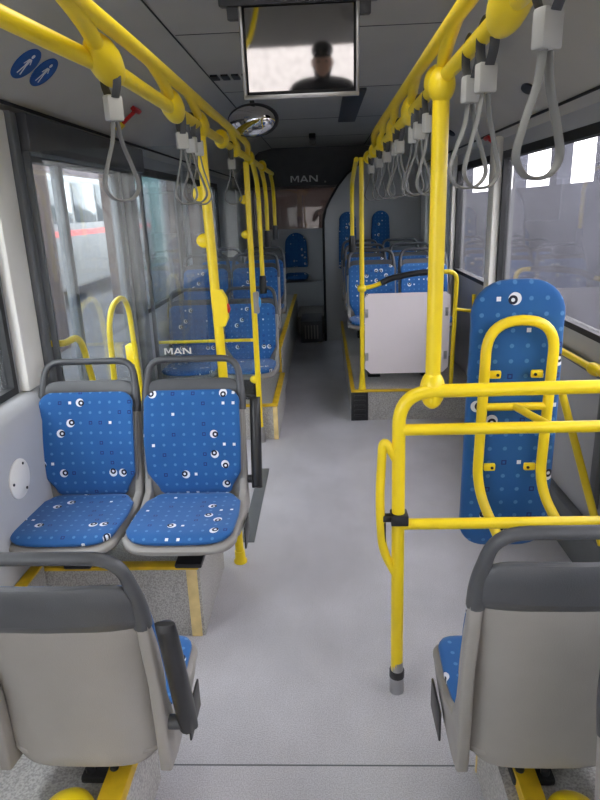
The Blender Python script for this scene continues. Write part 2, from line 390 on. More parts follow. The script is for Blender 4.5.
# lower left wall bulge (heater casing) with rounded top
bm = BM(); prism(bm, [(XL, .5, .02), (XL + .10, .5, .02), (XL + .10, .5, .80), (XL + .085, .5, .865), (XL + .05, .5, .895), (XL, .5, .90)], (0, 1.86, 0))
case = struct(obj('trim_%d' % n, bm, WALLM)); n += 1
hd = BM(); lathe(hd, [(.072, 0), (.072, .004), (.066, .007), (.0, .0072)], (XL + .10, 1.985, .665), (1, 0, 0), 36)
h = obj('access_cover', hd, PILLAR, case)
bm = BM()
for a in (60, 180, 300): lathe(bm, [(.005, 0), (.005, .003)], (XL + .107, 1.985 + .055 * math.cos(math.radians(a)), .665 + .055 * math.sin(math.radians(a))), (1, 0, 0), 10)
obj('screw', bm, RUB, h)
# right wall skirting ledge
struct(obj('baseboard_right', bx(XR - .05, XR, 1.45, 4.45, 0, .215, bev=.01), FRAME))
struct(obj('trim_%d' % n, bx(XR - .028, XR, 1.5, 4.45, .85, .885, bev=.006), FRAME)); n += 1
# door on the left between the two glass screens
dr = BM(); t = .06
for (a, b) in ((2.62, 2.70), (2.98, 3.03), (3.78, 3.86)): box(dr, XL - .05, XL - .005, a, b, .03, ZT, bev=.008)
box(dr, XL - .05, XL - .005, 2.70, 3.78, .03, .42); box(dr, XL - .05, XL - .005, 2.70, 3.78, ZT - .07, ZT)
door = struct(obj('door_1', dr, FRAME))
obj('glass_pane', bx(XL - .03, XL - .024, 2.70, 2.98, .42, ZT - .07), GL_L, door, smooth=False)
obj('glass_pane', bx(XL - .03, XL - .024, 3.03, 3.78, .42, ZT - .07), GL_L, door, smooth=False)
obj('door_handle', tb(fillet([(XL + .0, 2.62, 1.02), (XL + .06, 2.62, 1.02), (XL + .06, 2.80, 1.02), (XL + .06, 2.93, .62), (XL, 2.93, .56)], .09), .015), YEL, door)
obj('door_handle', tb(fillet([(XL + .06, 3.16, .45), (XL + .06, 3.20, 1.08), (XL + .06, 3.55, 1.12), (XL + .06, 3.62, .45)], .17), .015), YEL, door)
obj('emergency_release', bx(XL - .005, XL + .05, 3.60, 3.68, .68, .80, bev=.01), YEL, door)
# black overdoor box
struct(obj('trim_%d' % n, bx(XL, XL + .09, 2.51, 4.1, 1.79, 1.93, bev=.01), DARK)); n += 1

# front end (behind the camera, seen in the screen)
bm = BM(); box(bm, XL, XR, YF - .08, YF, 0, .80); box(bm, XL, XR, YF - .08, YF, 1.56, 2.3); box(bm, XL, XL + .12, YF - .08, YF, .80, 1.56); box(bm, XR - .12, XR, YF - .08, YF, .80, 1.56)
struct(obj('wall_front', bm, CEIL, smooth=False))
# rear end wall with window opening
bm = BM(); box(bm, XL, XR, YB, YB + .08, 0, 1.27); box(bm, XL, XR, YB, YB + .08, 1.80, 2.32); box(bm, XL, -.95, YB, YB + .08, 1.27, 1.80); box(bm, .20, XR, YB, YB + .08, 1.27, 1.80)
wb = struct(obj('wall_back', bm, WALLM, smooth=False))
obj('glass_pane', bx(-.95, .20, YB + .03, YB + .036, 1.27, 1.80), glass('rear_window_glass', (.22, .22, .22, 1), .05, (.4, .4, .4, 1)), wb, smooth=False)
# header box above the rear window carrying the maker's lettering
bm = BM(); prism(bm, [(-1.18, 8.50, 1.82), (-1.18, 8.46, 2.0), (-1.18, 8.40, 2.30), (-1.18, 8.94, 2.30), (-1.18, 8.94, 1.80)], (2.28, 0, 0)); hdr = struct(obj('trim_%d' % n, bm, DARK, smooth=False)); n += 1
tx = wide_letters(.078, .35, WPRINT, 'lettering', .004); tx.location = (-.235, 8.472, 1.905); tx.parent = hdr
d = obj('indicator_lamp', lathe(BM(), [(.012, 0), (.012, .008), (.004, .012)], (.035, 8.485, 1.862), (0, -1, 0), 14), CLIP, hdr)
# engine tower in the rear right corner
out = [(0.0, .0), (0.0, 1.40), (.03, 1.53), (.08, 1.63), (.17, 1.77), (.28, 1.90), (.44, 2.02), (.62, 2.09), (1.12, 2.10), (1.12, .0)]
bm = BM(); prism(bm, [(x, 7.40, z) for x, z in out], (0, 1.52, 0)); struct(obj('wall_engine_tower', bm, WALLM, ang=35))
bm = BM(); tube(bm, [(x, 7.40, z) for x, z in out[:9]], .014, seg=8); struct(obj('trim_%d' % n, bm, RUB)); n += 1
# exterior ------------------------------------------------------------
g = struct(obj('ground', bx(-40, 40, -14, 70, -.45, -.35), ASPH))
bm = BM(); box(bm, 3.3, 3.5, -4, 30, -.35, 1.74)
yw = tag(obj('yard_wall', bm, CONC, smooth=False), 'grey concrete wall outside the right windows', 'wall')
for i, y in enumerate((0.3, 2.6, 5.0, 6.6, 8.0, 9.4, 11.4, 12.9, 15.4, 17.5, 21.)):
    o = tag(obj('concrete_pillar', bx(3.3, 3.5, y, y + (.30 if i % 2 else .14), 1.74, 4.2), CONC, smooth=False), 'grey concrete pillar rising from the wall outside the right windows', 'pillar', 'pillars outside the right windows')
bm = BM(); box(bm, -9.2, -9, -4, 45, -.35, 9); tag(obj('plaster_building', bm, PINK, smooth=False), 'pinkish plastered building seen through the left glass', 'building')
for y in (8.6, 12.2): tag(obj('brown_column', bx(-4.2, -3.85, y, y + .5, -.35, 4.2, bev=.02), BROWN), 'brown column seen through the door glass', 'column', 'brown columns outside the door')
bm = BM(); box(bm, -3.0, 1.6, 12.5, 12.8, -.35, 5)
tag(obj('brick_building', bm, mat('dark_brick', (62, 40, 34), .9, noise=.35, scale=2.5), smooth=False), 'dark brownish building seen through the rear window', 'building')
tag(obj('added_front_wall', bx(-6, 6, -9.3, -9, -.35, 6), mat('pale_added_wall_paint', (200, 194, 190), .9, noise=.12), smooth=False), 'pale wall added ahead of the bus to dim the windscreen, mirrored in the monitor', 'wall')  # wall added ahead of the bus to cut light through the windscreen
tag(obj('teal_shutter', bx(-6.4, -6.2, 21.6, 25, -.35, 4.2, bev=.02), TEAL), 'pale teal shutter beyond the parked bus', 'shutter')
def parked_bus(x, y0, y1, label, stripe):
    b = thing('parked_bus', label, 'bus', (x, y0, -.35)); Ln = y1 - y0
    obj('body', bx(-1.1, 1.1, 0, Ln, .35, 2.75, bev=.12, seg=4), BUSW, b)
    bm = BM()
    for k in range(int(Ln / 1.45)): box(bm, 1.09, 1.115, .3 + k * 1.45, 1.6 + k * 1.45, 1.75, 2.6, bev=.01)
    obj('side_window', bm, GLASSD, b); obj('stripe', bx(1.095, 1.112, .15, Ln - .15, 1.48, 1.60), stripe, b)
    for y in (1.6, Ln - 1.8): obj('wheel', lathe(BM(), [(.2, 0), (.46, .0), (.48, .04), (.48, .2), (.44, .24), (0.01, .24)], (.86, y, .48), (1, 0, 0), 28), RUB, b)
parked_bus(-6.6, 9.5, 20.5, 'white bus with a red stripe parked beyond the left door', RED)
# ================================================================== PLATFORMS
def platform(name, label, x0, x1, y0, y1, z, edges, m=PLAT, side_trims=()):
    p = thing(name, label, 'platform', ((x0 + x1) / 2, (y0 + y1) / 2, 0))
    cx, cy = (x0 + x1) / 2, (y0 + y1) / 2
    obj('base', bx(x0 - cx, x1 - cx, y0 - cy, y1 - cy, 0, z), m, p, smooth=False)
    for (a, b, c, d, z0, z1, mm) in edges: obj('edge_trim', bx(a - cx, b - cx, c - cy, d - cy, z0, z1, bev=.003), mm, p)
    return p
platform('seat_platform', 'low speckled grey platform with yellow edge under the nearest left seats', XL + .005, -.50, -1.2, 1.36, .22,
         [(-.555, -.498, -1.2, 1.36, .22, .256, YELD)])
platform('seat_platform', 'low speckled grey platform with yellow edge under the nearest right seats', .40, XR - .005, -1.2, 1.39, .22,
         [(.425, .475, -1.2, 1.39, .22, .256, YELD), (.397, .407, 1.382, 1.393, .0, .22, CREAM)])
platform('wheel_arch_box', 'speckled grey box with yellow front edge under the blue seat pair', XL + .105, -.485, 1.985, 2.46, .30,
         [(-1.09, -.487, 1.975, 2.02, .292, .306, YELD), (-.535, -.495, 1.978, 1.986, .0, .292, CREAM)])
platform('seat_platform', 'low box with cream corner strip under the left seats behind the door', XL + .005, -.345, 4.08, 4.95, .25,
         [(XL + .01, -.343, 4.07, 4.11, .243, .257, YELD), (-.385, -.343, 4.11, 4.95, .245, .257, YELD), (-.378, -.346, 4.072, 4.081, 0, .243, CREAM)])
platform('seat_platform', 'taller yellow edged box along the left of the dark rear aisle', XL + .005, -.37, 4.96, 8.3, .45,
         [(-.41, -.368, 4.96, 8.3, .445, .457, YELD), (-.40, -.368, 4.952, 4.962, .257, .45, YELD)])
platform('seat_platform', 'yellow edged step platform under the right seats behind the white panel', .18, XR - .005, 4.45, 7.39, .23,
         [(.18, XR - .01, 4.435, 4.47, .222, .237, YELD), (.178, .21, 4.47, 7.39, .222, .237, YELD)])
platform('wall_ledge', 'narrow yellow edged ledge along the left wall in front of the seat pair', XL + .105, -1.06, 1.37, 1.97, .33,
         [(-1.094, -1.055, 1.37, 1.97, .325, .337, YELD)])
# ribbed black tread plate on the platform's front corner
bm = BM(); box(bm, .178, .305, 4.438, 4.449, .0, .22, bev=.003)
for k in range(5): box(bm, .20, .285, 4.430, 4.439, .035 + k * .038, .050 + k * .038, bev=.003)
tag(obj('tread_plate', bm, BLACK), 'black ribbed corner plate on the front of the right platform', 'plate')
tag(obj('floor_hatch_strip', bx(-.435, -.370, 2.67, 3.56, 0, .005, bev=.002), FRAME), 'dark rubber strip set in the floor beside the door', 'strip')
struct(obj('rear_step', bx(-.36, -.005, 7.9, 8.9, 0, .22, bev=.01), PLAT))
bm = BM(); box(bm, -.30, -.04, 7.3, 7.895, 0, .26, bev=.012)
rb = thing('engine_hatch', 'grey grilled hatch low at the far end of the aisle', 'hatch', (0, 0, 0)); obj('body', bm, DARK, rb)
bm = BM()
for k in range(5): box(bm, -.25 + k * .036, -.232 + k * .036, 7.288, 7.30, .05, .21)
obj('grille', bm, SHELL, rb)

# ================================================================== SEATS
def seat(name, label, mount, fab, arm=0, strip=0, group=None, handle=True, bk=0, pf=1):
    r = thing(name, label, 'seat', group=group); z = mount      # z = underside of pan
    zb = z + bk
    back = [(.045, z - .012), (.040, z + .03), (.048, zb + .12), (.065, zb + .24), (.090, zb + .36), (.112, zb + .45)]
    obj('back_shell', loft(back, [(0, .165), (.22, .186), (.40, .192), (1, .192)], .03, off=-.004, dish=lambda s: .045 * math.sin(PI * min(1, s * .9 + .1)) + .01, rc=(.065, .03)), SHELL, r)
    pan = [(-.375 * pf, z + .012), (-.30 * pf, z + .020), (-.15 * pf, z + .016), (-.03, z + .010), (.045, z + .018)]
    obj('pan_shell', loft(pan, [(0, .198), (.5, .200), (.8, .19), (1, .165)], .042, dish=lambda s: .012, rc=(.075, .03), e=.3), SHELL, r)
    panc = [(-.365 * pf, z + .044), (-.30 * pf, z + .050), (-.15 * pf, z + .044), (-.05, z + .042), (.005, z + .052)]
    obj('seat_cushion', loft(panc, [(0, .185), (.5, .190), (.8, .182), (1, .135)], .032, dish=lambda s: .012, rc=(.075, .03), e=.35), fab, r)
    bc = [(.012, z + .050), (.010, z + .13), (.024, zb + .23), (.048, zb + .35), (.076, zb + .458)]
    obj('back_cushion', loft(bc, [(0, .135), (.09, .145), (.24, .182), (.55, .187), (1, .182)], .03, dish=lambda s: .03 * math.sin(PI * min(1, s * .8 + .1)), rc=(.03, .05), e=.35), fab, r)
    cap = [(.096, zb + .375), (.106, zb + .42), (.114, zb + .455), (.121, zb + .492)]
    obj('top_cap', loft(cap, [(0, .194), (.5, .196), (1, .188)], .036, off=-.006, dish=lambda s: .018, rc=(.012, .06)), DARK, r)
    if handle:
        hp = fillet([(-.184, .080, zb + .375), (-.186, .100, zb + .45), (-.172, .140, zb + .565), (.172, .140, zb + .565), (.186, .100, zb + .45), (.184, .080, zb + .375)], [0, .06, .08, .08, .06, 0])
        m_ = len(hp); rr = [(.0200 - .0070 * min(1, 2.2 * min(i, m_ - 1 - i) / m_ * 1.6)) for i in range(m_)]
        obj('grab_handle', tb(hp, rr, seg=14), DARK, r)
    for sx in (-1, 1):
        wp = [(.058, z - .020), (.0, z - .030), (-.10, z - .025), (-.25 * pf, z + .008), (-.30 * pf, z + .040), (-.10, z + .045), (-.015, z + .075), (.020, z + .165), (.050, zb + .30), (.078, zb + .385), (.098, zb + .385), (.084, zb + .30), (.066, zb + .20), (.060, z + .08)]
        bm = BM(); prism(bm, [(sx * .172, a_, b_) for a_, b_ in wp], (sx * .028, 0, 0)); bmesh.ops.recalc_face_normals(bm, faces=bm.faces[:])
        bmesh.ops.bevel(bm, geom=bm.edges[:], offset=.006, segments=2, affect='EDGES', profile=.5); obj('side_wing', bm, SHELL, r, ang=60)
    bm = BM(); box(bm, -.05, .05, -.24, -.005, .0, .02, bev=.006); box(bm, -.045, .045, -.19, -.05, .02, z - .0, bev=.006)
    obj('mount', bm, BLACK, r)
    for x in (-.03, .03): obj('bolt', lathe(BM(), [(.011, 0), (.011, .012), (.006, .016)], (x, -.025, .02), (0, 0, 1), 12), BLACK, r)
    if arm:
        x = arm * .238
        bm = tube(BM(), [(x, .018, z + .070), (x, .020, z + .080), (x, .032, z + .13), (x, .055, z + .22), (x, .085, z + .34), (x, .105, z + .405), (x, .108, z + .415)], [.012, .026, .031, .029, .023, .017, .006], seg=18, ry=.021, up=(0, 1, 0))
        a = obj('armrest', bm, BLACK, r)
        obj('pivot', tb([(arm * .185, .035, z + .10), (x, .035, z + .10)], .016), DARK, a)
    if strip:
        x = strip * .207; obj('edge_strip', bx(min(x, x + strip * .006), max(x, x + strip * .006), -.20, -.08, z - .075, z + .012, bev=.003), BLACK, r)
    return r
Z = .13
GP = 'blue patterned bus seats'
sA = seat('bus_seat', 'blue patterned seat facing us, aisle side of the near left pair, armrest folded up', Z, FABS[0], arm=1, strip=1); sA.location = (-.52, 2.20, .307)
sB = seat('bus_seat', 'blue patterned seat facing us, against the left wall casing', Z, FABS[1]); sB.location = (-.932, 2.20, .307)
sC = seat('bus_seat', 'grey seat back turned to us at bottom left, black armrest folded up', Z, FABS[2], arm=-1, strip=-1, bk=.018, pf=.88); sC.location = (-.57, 1.14, .227); sC.rotation_euler.z = PI
sD = seat('bus_seat', 'grey seat back turned to us at bottom right, blue cushion edge showing', Z, FABS[3], strip=1, bk=.060, pf=.86); sD.location = (.468, 1.14, .227); sD.rotation_euler.z = PI
sE = seat('bus_seat', 'nearest seat, only its grey side and dark handle base show at the right border', Z, FABS[1]); sE.location = (.622, .72, .227)
for s_ in (sA, sB, sC, sD, sE): s_['group'] = GP
# left rows behind the door
sL = seat('bus_seat', 'blue seat on the aisle side of the first left row behind the door', Z + .05, FABS[1]); sL.location = (-.55, 4.465, .252); sL['group'] = GP
dup(sL, (-.965, 4.465, .252), label='blue seat on the window side of the first left row behind the door')
# right rows on the platform
sT = seat('bus_seat', 'blue seat directly above the left part of the white panel, first right row', .40, FABS[3]); sT.location = (.38, 5.07, .232); sT['group'] = GP
dup(sT, (.80, 5.07, .232), label='blue seat above the right part of the white panel, first right row by the window')
for i, (y, w) in enumerate(((5.85, 'second'), (6.62, 'third'))):
    dup(sT, (.38, y, .232), label='blue aisle side seat in the %s right row behind the white panel' % w)
    dup(sT, (.80, y, .232), label='blue window side seat in the %s right row behind the white panel' % w)
for y, w in ((5.12, 'second'), (5.90, 'third')):
    dup(sL, (-.57, y, .452), label='blue seat on the aisle side of the %s left row' % w)
    dup(sL, (-.98, y, .452), label='blue seat on the window side of the %s left row' % w)
# padded rear seats on the engine tower and the back wall
def rearseat(label, x, y, z, w, hgt, cush=None, fab=FABS[0]):
    t_ = thing('rear_bench_seat', label, 'seat', (x, y, z))
    bk = loft([(0, 0), (.0, hgt * .5), (.0, hgt)], [(0, w / 2), (.6, w / 2 * .97), (1, w / 2 * .84)], .05, rc=(.02, w * .42))
    obj('backrest', bk, fab, t_)
    if cush: obj('seat_cushion', loft([(-.30, cush), (-.15, cush + .01), (0, cush)], [(0, w / 2), (1, w / 2)], .07, rc=(.05, .02)), fab, t_)
    return t_
rearseat('dark blue arched backrest on the engine tower, nearer the aisle', .275, 7.373, .85, .21, .64, fab=FABS[2])
rearseat('dark blue arched backrest on the engine tower, nearer the window', .65, 7.373, .85, .22, .64, fab=FABS[1])
rs = rearseat('dark blue arched backrest and small cushion at the very end of the aisle', -.39, 8.922, .75, .32, .47, fab=FABS[0])
obj('seat_cushion', loft([(-.16, -.13), (-.08, -.12), (0.0, -.12)], [(0, .15), (1, .17)], .13, rc=(.04, .02)), FABS[0], rs)
obj('bench_box', bx(-.52, .38, -.15, .02, -.745, -.20, bev=.01), WALLM, rs)

# ================================================================== RAILS, POLES
RX, LX, RZ = .31, -.45, 1.85
def rail(name, label, x, pts, ends, joints, arcs_to):
    r = thing(name, label, 'rail', (x, 2.0, RZ)); o = Vector((x, 2.0, RZ))
    obj('tube', tube(BM(), [Vector(p) - o for p in pts], .0175, seg=16), YEL, r)
    for (y, big) in joints:
        bm = BM(); ellipsoid(bm, (0, y - 2.0 - (.012 if big else 0), .008), (.034, .040, .085 if big else .05), axis=(0, 1, -.30))
        j = obj('joint', bm, YEL, r)
    s = 1 if x < 0 else -1
    y0 = arcs_to[0] - .62; ye = arcs_to[-1]
    P = [(s * .10, y0 - .35, .43), (s * .085, y0 - .28, .24), (s * .05, y0 - .12, .095), (s * .032, y0 + .1, .060)] + [(s * .032, y, .060) for y in (1.6, 2.4, 3.2)] + [(s * .028, ye - .35, .055), (0, ye - .08, .02), (0, ye, .006)]
    obj('upper_tube', tb([Vector((a, b - 2.0, c)) for a, b, c in catmull(P, 7)], .0165, seg=14), YEL, r)
    for yj in arcs_to[:-1]:
        P = [(s * .032, yj - .42, .060), (s * .030, yj - .34, .058), (s * .016, yj - .17, .042), (0, yj - .04, .02)]
        obj('bracket', tb([Vector((a, b - 2.0, c)) for a, b, c in catmull(P, 7)], .0165, seg=14), YEL, r)
    return r
lj = [(1.45, 1), (2.06, 1), (2.50, 1), (3.00, 0), (3.42, 1), (4.10, 0), (4.95, 0)]
rail('ceiling_rail', 'long yellow ceiling rail on the left, curving to the wall at its near end', LX,
     catmull([(-.98, .55, 2.03), (-.80, .72, 1.98), (-.60, 1.02, 1.90), (-.50, 1.25, 1.862), (LX, 1.5, RZ)], 8)[:-1] + [Vector((LX, y, RZ)) for y in (1.5, 2, 3, 4, 5, 5.9)], 0, lj, (1.45, 2.06, 2.50, 3.42, 4.10))
rj = [(1.17, 1), (1.84, 0), (2.36, 1), (2.9, 1), (3.4, 1), (3.95, 0), (4.45, 0)]
rail('ceiling_rail', 'long yellow ceiling rail on the right with a row of straps', RX, [Vector((RX, y, RZ)) for y in (-.5, 1, 2, 3, 4, 4.46)], 0, rj, (1.17, 1.80, 2.36, 2.9, 3.4, 3.95))
def bump_clip(bm, x, y, z, s=-1): return ellipsoid(bm, (x + s * .022, y, z), (.034, .013, .028))
def pole(name, label, x, y, z0, z1, rad=.0185):
    p = thing(name, label, 'pole', (x, y, z0)); bm = BM(); tube(bm, [(0, 0, 0), (0, 0, (z1 - z0) / 2), (0, 0, z1 - z0)], rad, seg=18); obj('tube', bm, YEL, p); return p
# left pole by the glass screen
p1 = pole('grab_pole', 'yellow pole beside the near left seats, carrying a stop button', -.415, 2.50, 0, 1.83, .0195); p1.rotation_euler.y = math.radians(-1.2)
obj('glass_clip', bump_clip(BM(), 0, 0, 1.615), YEL, p1); obj('glass_clip', bump_clip(BM(), 0, 0, 1.44), YEL, p1); obj('glass_clip', bump_clip(BM(), 0, 0, .62), YEL, p1)
bm = BM(); prism(bm, [(x, -.02, z) for x, z in [(-.01, 1.10), (.03, 1.10), (.045, 1.13), (.045, 1.21), (.028, 1.245), (-.01, 1.25)]], (0, .04, 0)); bb = obj('stop_button_box', bm, YEL, p1, smooth=False)
bm = ellipsoid(BM(), (.045, 0, 1.17), (.010, .016, .020)); obj('button', bm, RED, bb)
obj('foot_collar', lathe(BM(), [(.03, 0), (.03, .012), (.024, .02), (.023, .06)], (0, 0, 0)), YEL, p1)
p2 = pole('grab_pole', 'yellow pole with a grey and blue button box at the far side of the door', -.465, 4.04, 0, 1.83)
obj('glass_clip', bump_clip(BM(), 0, 0, 1.61), YEL, p2); obj('glass_clip', bump_clip(BM(), 0, 0, 1.40), YEL, p2); obj('glass_clip', bump_clip(BM(), 0, 0, .45), YEL, p2)
bb = obj('stop_button_box', bx(-.002, .035, -.022, .022, .90, 1.04, bev=.008), SHELL, p2); obj('button', ellipsoid(BM(), (.036, 0, .972), (.012, .018, .035)), BLUEB, bb)
obj('foot_collar', lathe(BM(), [(.032, 0), (.032, .012), (.026, .03), (.025, .11)], (0, 0, 0)), METAL, p2)
def seat_pole(label, x, y, z0, yt, sock=.12):
    p = thing('seat_pole', label, 'pole', (x, y, z0))
    path = fillet([(0, 0, 0), (0, 0, 1.72 - z0), (0, yt - y, RZ - z0)], .16, 9); obj('tube', tb(path, .0165, seg=16), YEL, p)
    obj('socket', lathe(BM(), [(.026, -.01), (.028, .02), (.024, sock)], (0, 0, 0)), BLACK, p)
seat_pole('yellow pole rising from the first left row seat handle', -.455, 4.605, .965, 4.3)
seat_pole('yellow pole rising from the second left row seat handle', -.46, 5.28, 1.26, 4.95)
seat_pole('yellow pole rising from the third left row seat handle', -.455, 6.06, 1.28, 5.75)
seat_pole('yellow pole rising from a seat handle behind the white panel stanchion', .232, 5.215, 1.20, 4.5)
# glass screens
def screen(label, x0, x1, y, z0, z1, logo=False):
    g_ = thing('glass_screen', label, 'glass screen', ((x0 + x1) / 2, y, z0)); w = (x1 - x0) / 2; hh = z1 - z0
    obj('pane', prism(BM(), [(a, -.003, b) for a, b in rrect(-w, w, 0, hh, .03)], (0, .006, 0)), GL_P, g_, smooth=False)
    obj('edge_profile', bx(-w - .012, -w + .012, -.010, .010, .0, hh, bev=.003), FRAME, g_)
    if logo:
        tx = wide_letters(.026, .112, WPRINT, 'etched_lettering', .0008); tx.parent = g_; tx.location = (-.615 - (x0 + x1) / 2, -.0032, 1.0 - z0)
        bm = BM(); X, Zq = -.615 - (x0 + x1) / 2, .975 - z0
        for (a, b, c, d) in ((-.014, .014, .003, .005), (-.014, -.012, -.010, .005), (.012, .014, -.010, .005)): box(bm, X + a, X + b, -.0045, -.0035, Zq + c, Zq + d)
        obj('etched_mark', bm, WPRINT, g_, smooth=False)
    return g_
screen('large clear glass screen behind the near left seats, etched with white lettering', -1.125, -.482, 2.50, .32, 1.79, True)
screen('clear glass screen in front of the first left row behind the door', -1.13, -.50, 4.03, .32, 1.79)
p = thing('guard_bar', 'yellow horizontal bar across the far glass screen', 'bar', (-.8, 4.05, .72)); obj('tube', tb([(-.33, 0, 0), (.325, 0, 0)], .011), YEL, p)

# main right stanchion standing on the barrier
p3 = pole('grab_pole', 'thick yellow pole rising from the barrier to the right ceiling rail', .302, 1.72, 1.07, 1.83, .0215)
obj('lower_joint', ellipsoid(BM(), (0, 0, -.03), (.036, .036, .058)), YEL, p3)
obj('upper_joint', ellipsoid(BM(), (0, 0, .76), (.034, .040, .045)), YEL, p3)
# barrier
bY = 1.70
b = thing('wheelchair_barrier', 'yellow tube barrier across the right side with three rails and a floor post', 'barrier', (.21, bY, 0))
P = lambda x, y, z: (x - .21, y - bY, z)
obj('outer_tube', tb(fillet([P(.21, bY, .0), P(.205, bY, 1.04), P(XR, bY, 1.045)], .10, 10), .0195, seg=18), YEL, b)
obj('rail', tb([P(.205, bY, .925), P(XR, bY, .925)], .0172), YEL, b)
obj('rail', tb([P(.207, bY, .62), P(XR, bY, .62)], .0172), YEL, b)
obj('side_loop', tb(fillet([P(.205, bY, .44), P(.160, bY, .53), P(.150, bY, .70), P(.160, bY, .905), P(.20, bY, .83)], [0, .08, .2, .05, 0], 8), .0135), YEL, b)
obj('foot_sleeve', lathe(BM(), [(.023, 0), (.023, .075), (.020, .08), (.0195, .12)], P(.21, bY, 0)), METAL, b)
obj('foot_band', lathe(BM(), [(.0245, .06), (.0245, .085)], P(.21, bY, 0)), BLACK, b)
bm = BM(); box(bm, *[v for v in (-.026, .026)], -.026, .026, .625, .66, bev=.004); box(bm, -.05, -.022, -.012, .012, .632, .653, bev=.003); obj('clamp', bm, BLACK, b)
obj('strap_end', bx(-.052, -.040, -.01, .01, .53, .63, bev=.004), BLACK, b)
# wheelchair backrest board
bd = thing('padded_board', 'tall padded blue patterned board behind yellow tubes in the wheelchair bay', 'backrest', (.608, 1.98, .36))
def board():
    bm = loft([(0.01, .02), (.0, .45), (0.0, .955)], [(0, .150), (.5, .150), (1, .143)], .05, rc=(.09, .11), e=.22, nv=24); return bm
obj('pad', board(), FABB, bd)
q = lambda x, y, z: (x - .635, y - 1.98, z - .36)
loop = fillet([q(.575, 1.82, .50), q(.522, 1.925, .63), q(.530, 1.925, 1.195), q(.740, 1.925, 1.195), q(.728, 1.925, .63), q(.79, 1.82, .50)], [0, .12, .13, .13, .12, 0], 9)
fr = obj('tube_frame', tb(loop, .0165, seg=16), YEL, bd)
obj('crossbar', tb([q(.525, 1.925, .915), q(.73, 1.925, .915)], .013), YEL, bd)
obj('strut', tb([q(.63, 1.925, .915), q(.665, 1.72, .925)], .012), YEL, bd)
for x, s in ((.545, 1), (.715, -1)):
    for z in (1.02, .70):
        bm = BM(); box(bm, *sorted((x - .635, x - .635 + s * .038)), -.050, -.036, z - .36 - .013, z - .36 + .013, bev=.005); o_ = obj('tab', bm, YEL, bd)
        obj('rivet', lathe(BM(), [(.005, 0), (.005, .003)], (x - .635 + s * .026, -.0505, z - .36), (0, -1, 0), 10), BLACK, o_)
st = thing('support_strut', 'slanted yellow strut to the right of the blue board, meeting the wall low', 'strut', (.93, 2.42, .30))
obj('tube', tb(fillet([(-.15, -.02, .53), (-.0, 0, .54), (.155, -.18, -.08)], .05), .0155), YEL, st)
# wall grab bar with fitting
wbx = thing('wall_grab_bar', 'yellow grab bar along the right wall below the windows', 'grab bar', (1.06, 2.3, .90))
obj('tube', tb([(0, -.9, .03), (0, 0, 0), (0, 1.8, -.02)], .0145), YEL, wbx)
for y, s in ((.12, 1), (1.75, .8)):
    bm = ellipsoid(BM(), (0, y, 0), (.026 * s, .055 * s, .026 * s)); ellipsoid(bm, (.035, y - .02, .0), (.03, .02, .018)); obj('fitting', bm, YEL, wbx)
obj('blue_tag', bx(.035, .05, -.1, -.05, -.25, -.15, bev=.003), BLUEP, wbx)

# panel stanchion with white modesty panel
ms = thing('partition_frame', 'yellow tube frame with a black padded top bar on the right platform', 'partition', (.265, 4.48, .237))
q = lambda x, y, z: (x - .265, y - 4.48, z - .237)
obj('stanchion', tb([q(.265, 4.48, .237), q(.265, 4.48, 1.86)], .0165, seg=16), YEL, ms)
obj('foot', lathe(BM(), [(.028, 0), (.022, .05), (.018, .12)], (0, 0, 0)), YEL, ms)
obj('joint', ellipsoid(BM(), q(.265, 4.48, .985), (.034, .034, .030)), YEL, ms)
tp = fillet([q(.265, 4.48, .985), q(.36, 4.48, 1.0), q(.47, 4.48, 1.05), q(.66, 4.48, 1.085), q(.935, 4.48, 1.085), q(.92, 4.48, .245)], [0, .05, .08, .15, .07, 0], 8)
obj('top_bar', tb(tp, .0155), YEL, ms)
obj('grip', tb(fillet([q(.40, 4.48, 1.018), q(.47, 4.48, 1.05), q(.66, 4.48, 1.085), q(.84, 4.48, 1.085)], [0, .08, .15, 0], 8), .0215), BLACK, ms)
obj('bracket', tb(fillet([q(.92, 4.48, .82), q(1.06, 4.48, .80), q(1.06, 4.48, .92)], .03), .012), YEL, ms)
pn = tag(thing('white_panel', 'plain white panel fixed in the yellow partition frame', 'panel', (.585, 4.48, .355)), 'plain white panel fixed in the yellow partition frame', 'panel')
pts = [(-.30, .04), (-.26, 0), (.27, 0), (.31, .04), (.31, .56), (.28, .59), (-.27, .59), (-.30, .56)]
obj('board', prism(BM(), [(a, -.006, b_) for a, b_ in pts], (0, .012, 0)), WHITE, pn, smooth=False)
for x in (-.288, .285):
    for z in (.10, .42): obj('clip', bx(x - .010, x + .012, -.012, -.005, z, z + .06, bev=.002), METAL, pn)

# ================================================================== STRAPS
def strap_mesh(sc=1, wide=.043, ln=.168, twist=0):
    r = thing('hanging_strap', '', 'strap')
    # fork around the rail
    o1 = tb([Vector(p_) for p_ in catmull([(0, .012, -.060), (0, .026, -.03), (0, .0225, .005), (0, 0, .024), (0, -.0225, .005), (0, -.026, -.03), (0, -.012, -.060)], 5)], .0022, seg=8, ry=.010, up=(0, 1, 0))
    obj('hanger', o1, DARK, r)
    bm = BM(); box(bm, -.019, .019, -.012, .012, -.106, -.054, bev=.005); obj('clip', bm, CLIP, r)
    z0 = -.103
    pts = [(.005, 0, z0), (.012, 0, z0 - .045), (wide * .75, 0, z0 - ln * .58), (wide, 0, z0 - ln * .82), (wide * .62, 0, z0 - ln * .965), (0, 0, z0 - ln), (-wide * .62, 0, z0 - ln * .965), (-wide, 0, z0 - ln * .82), (-wide * .75, 0, z0 - ln * .58), (-.012, 0, z0 - .045), (-.005, 0, z0)]
    obj('loop', tb(catmull(pts, 6), .0030, seg=8, ry=.0085, up=(1, 0, 0)), STRAP, r); return r
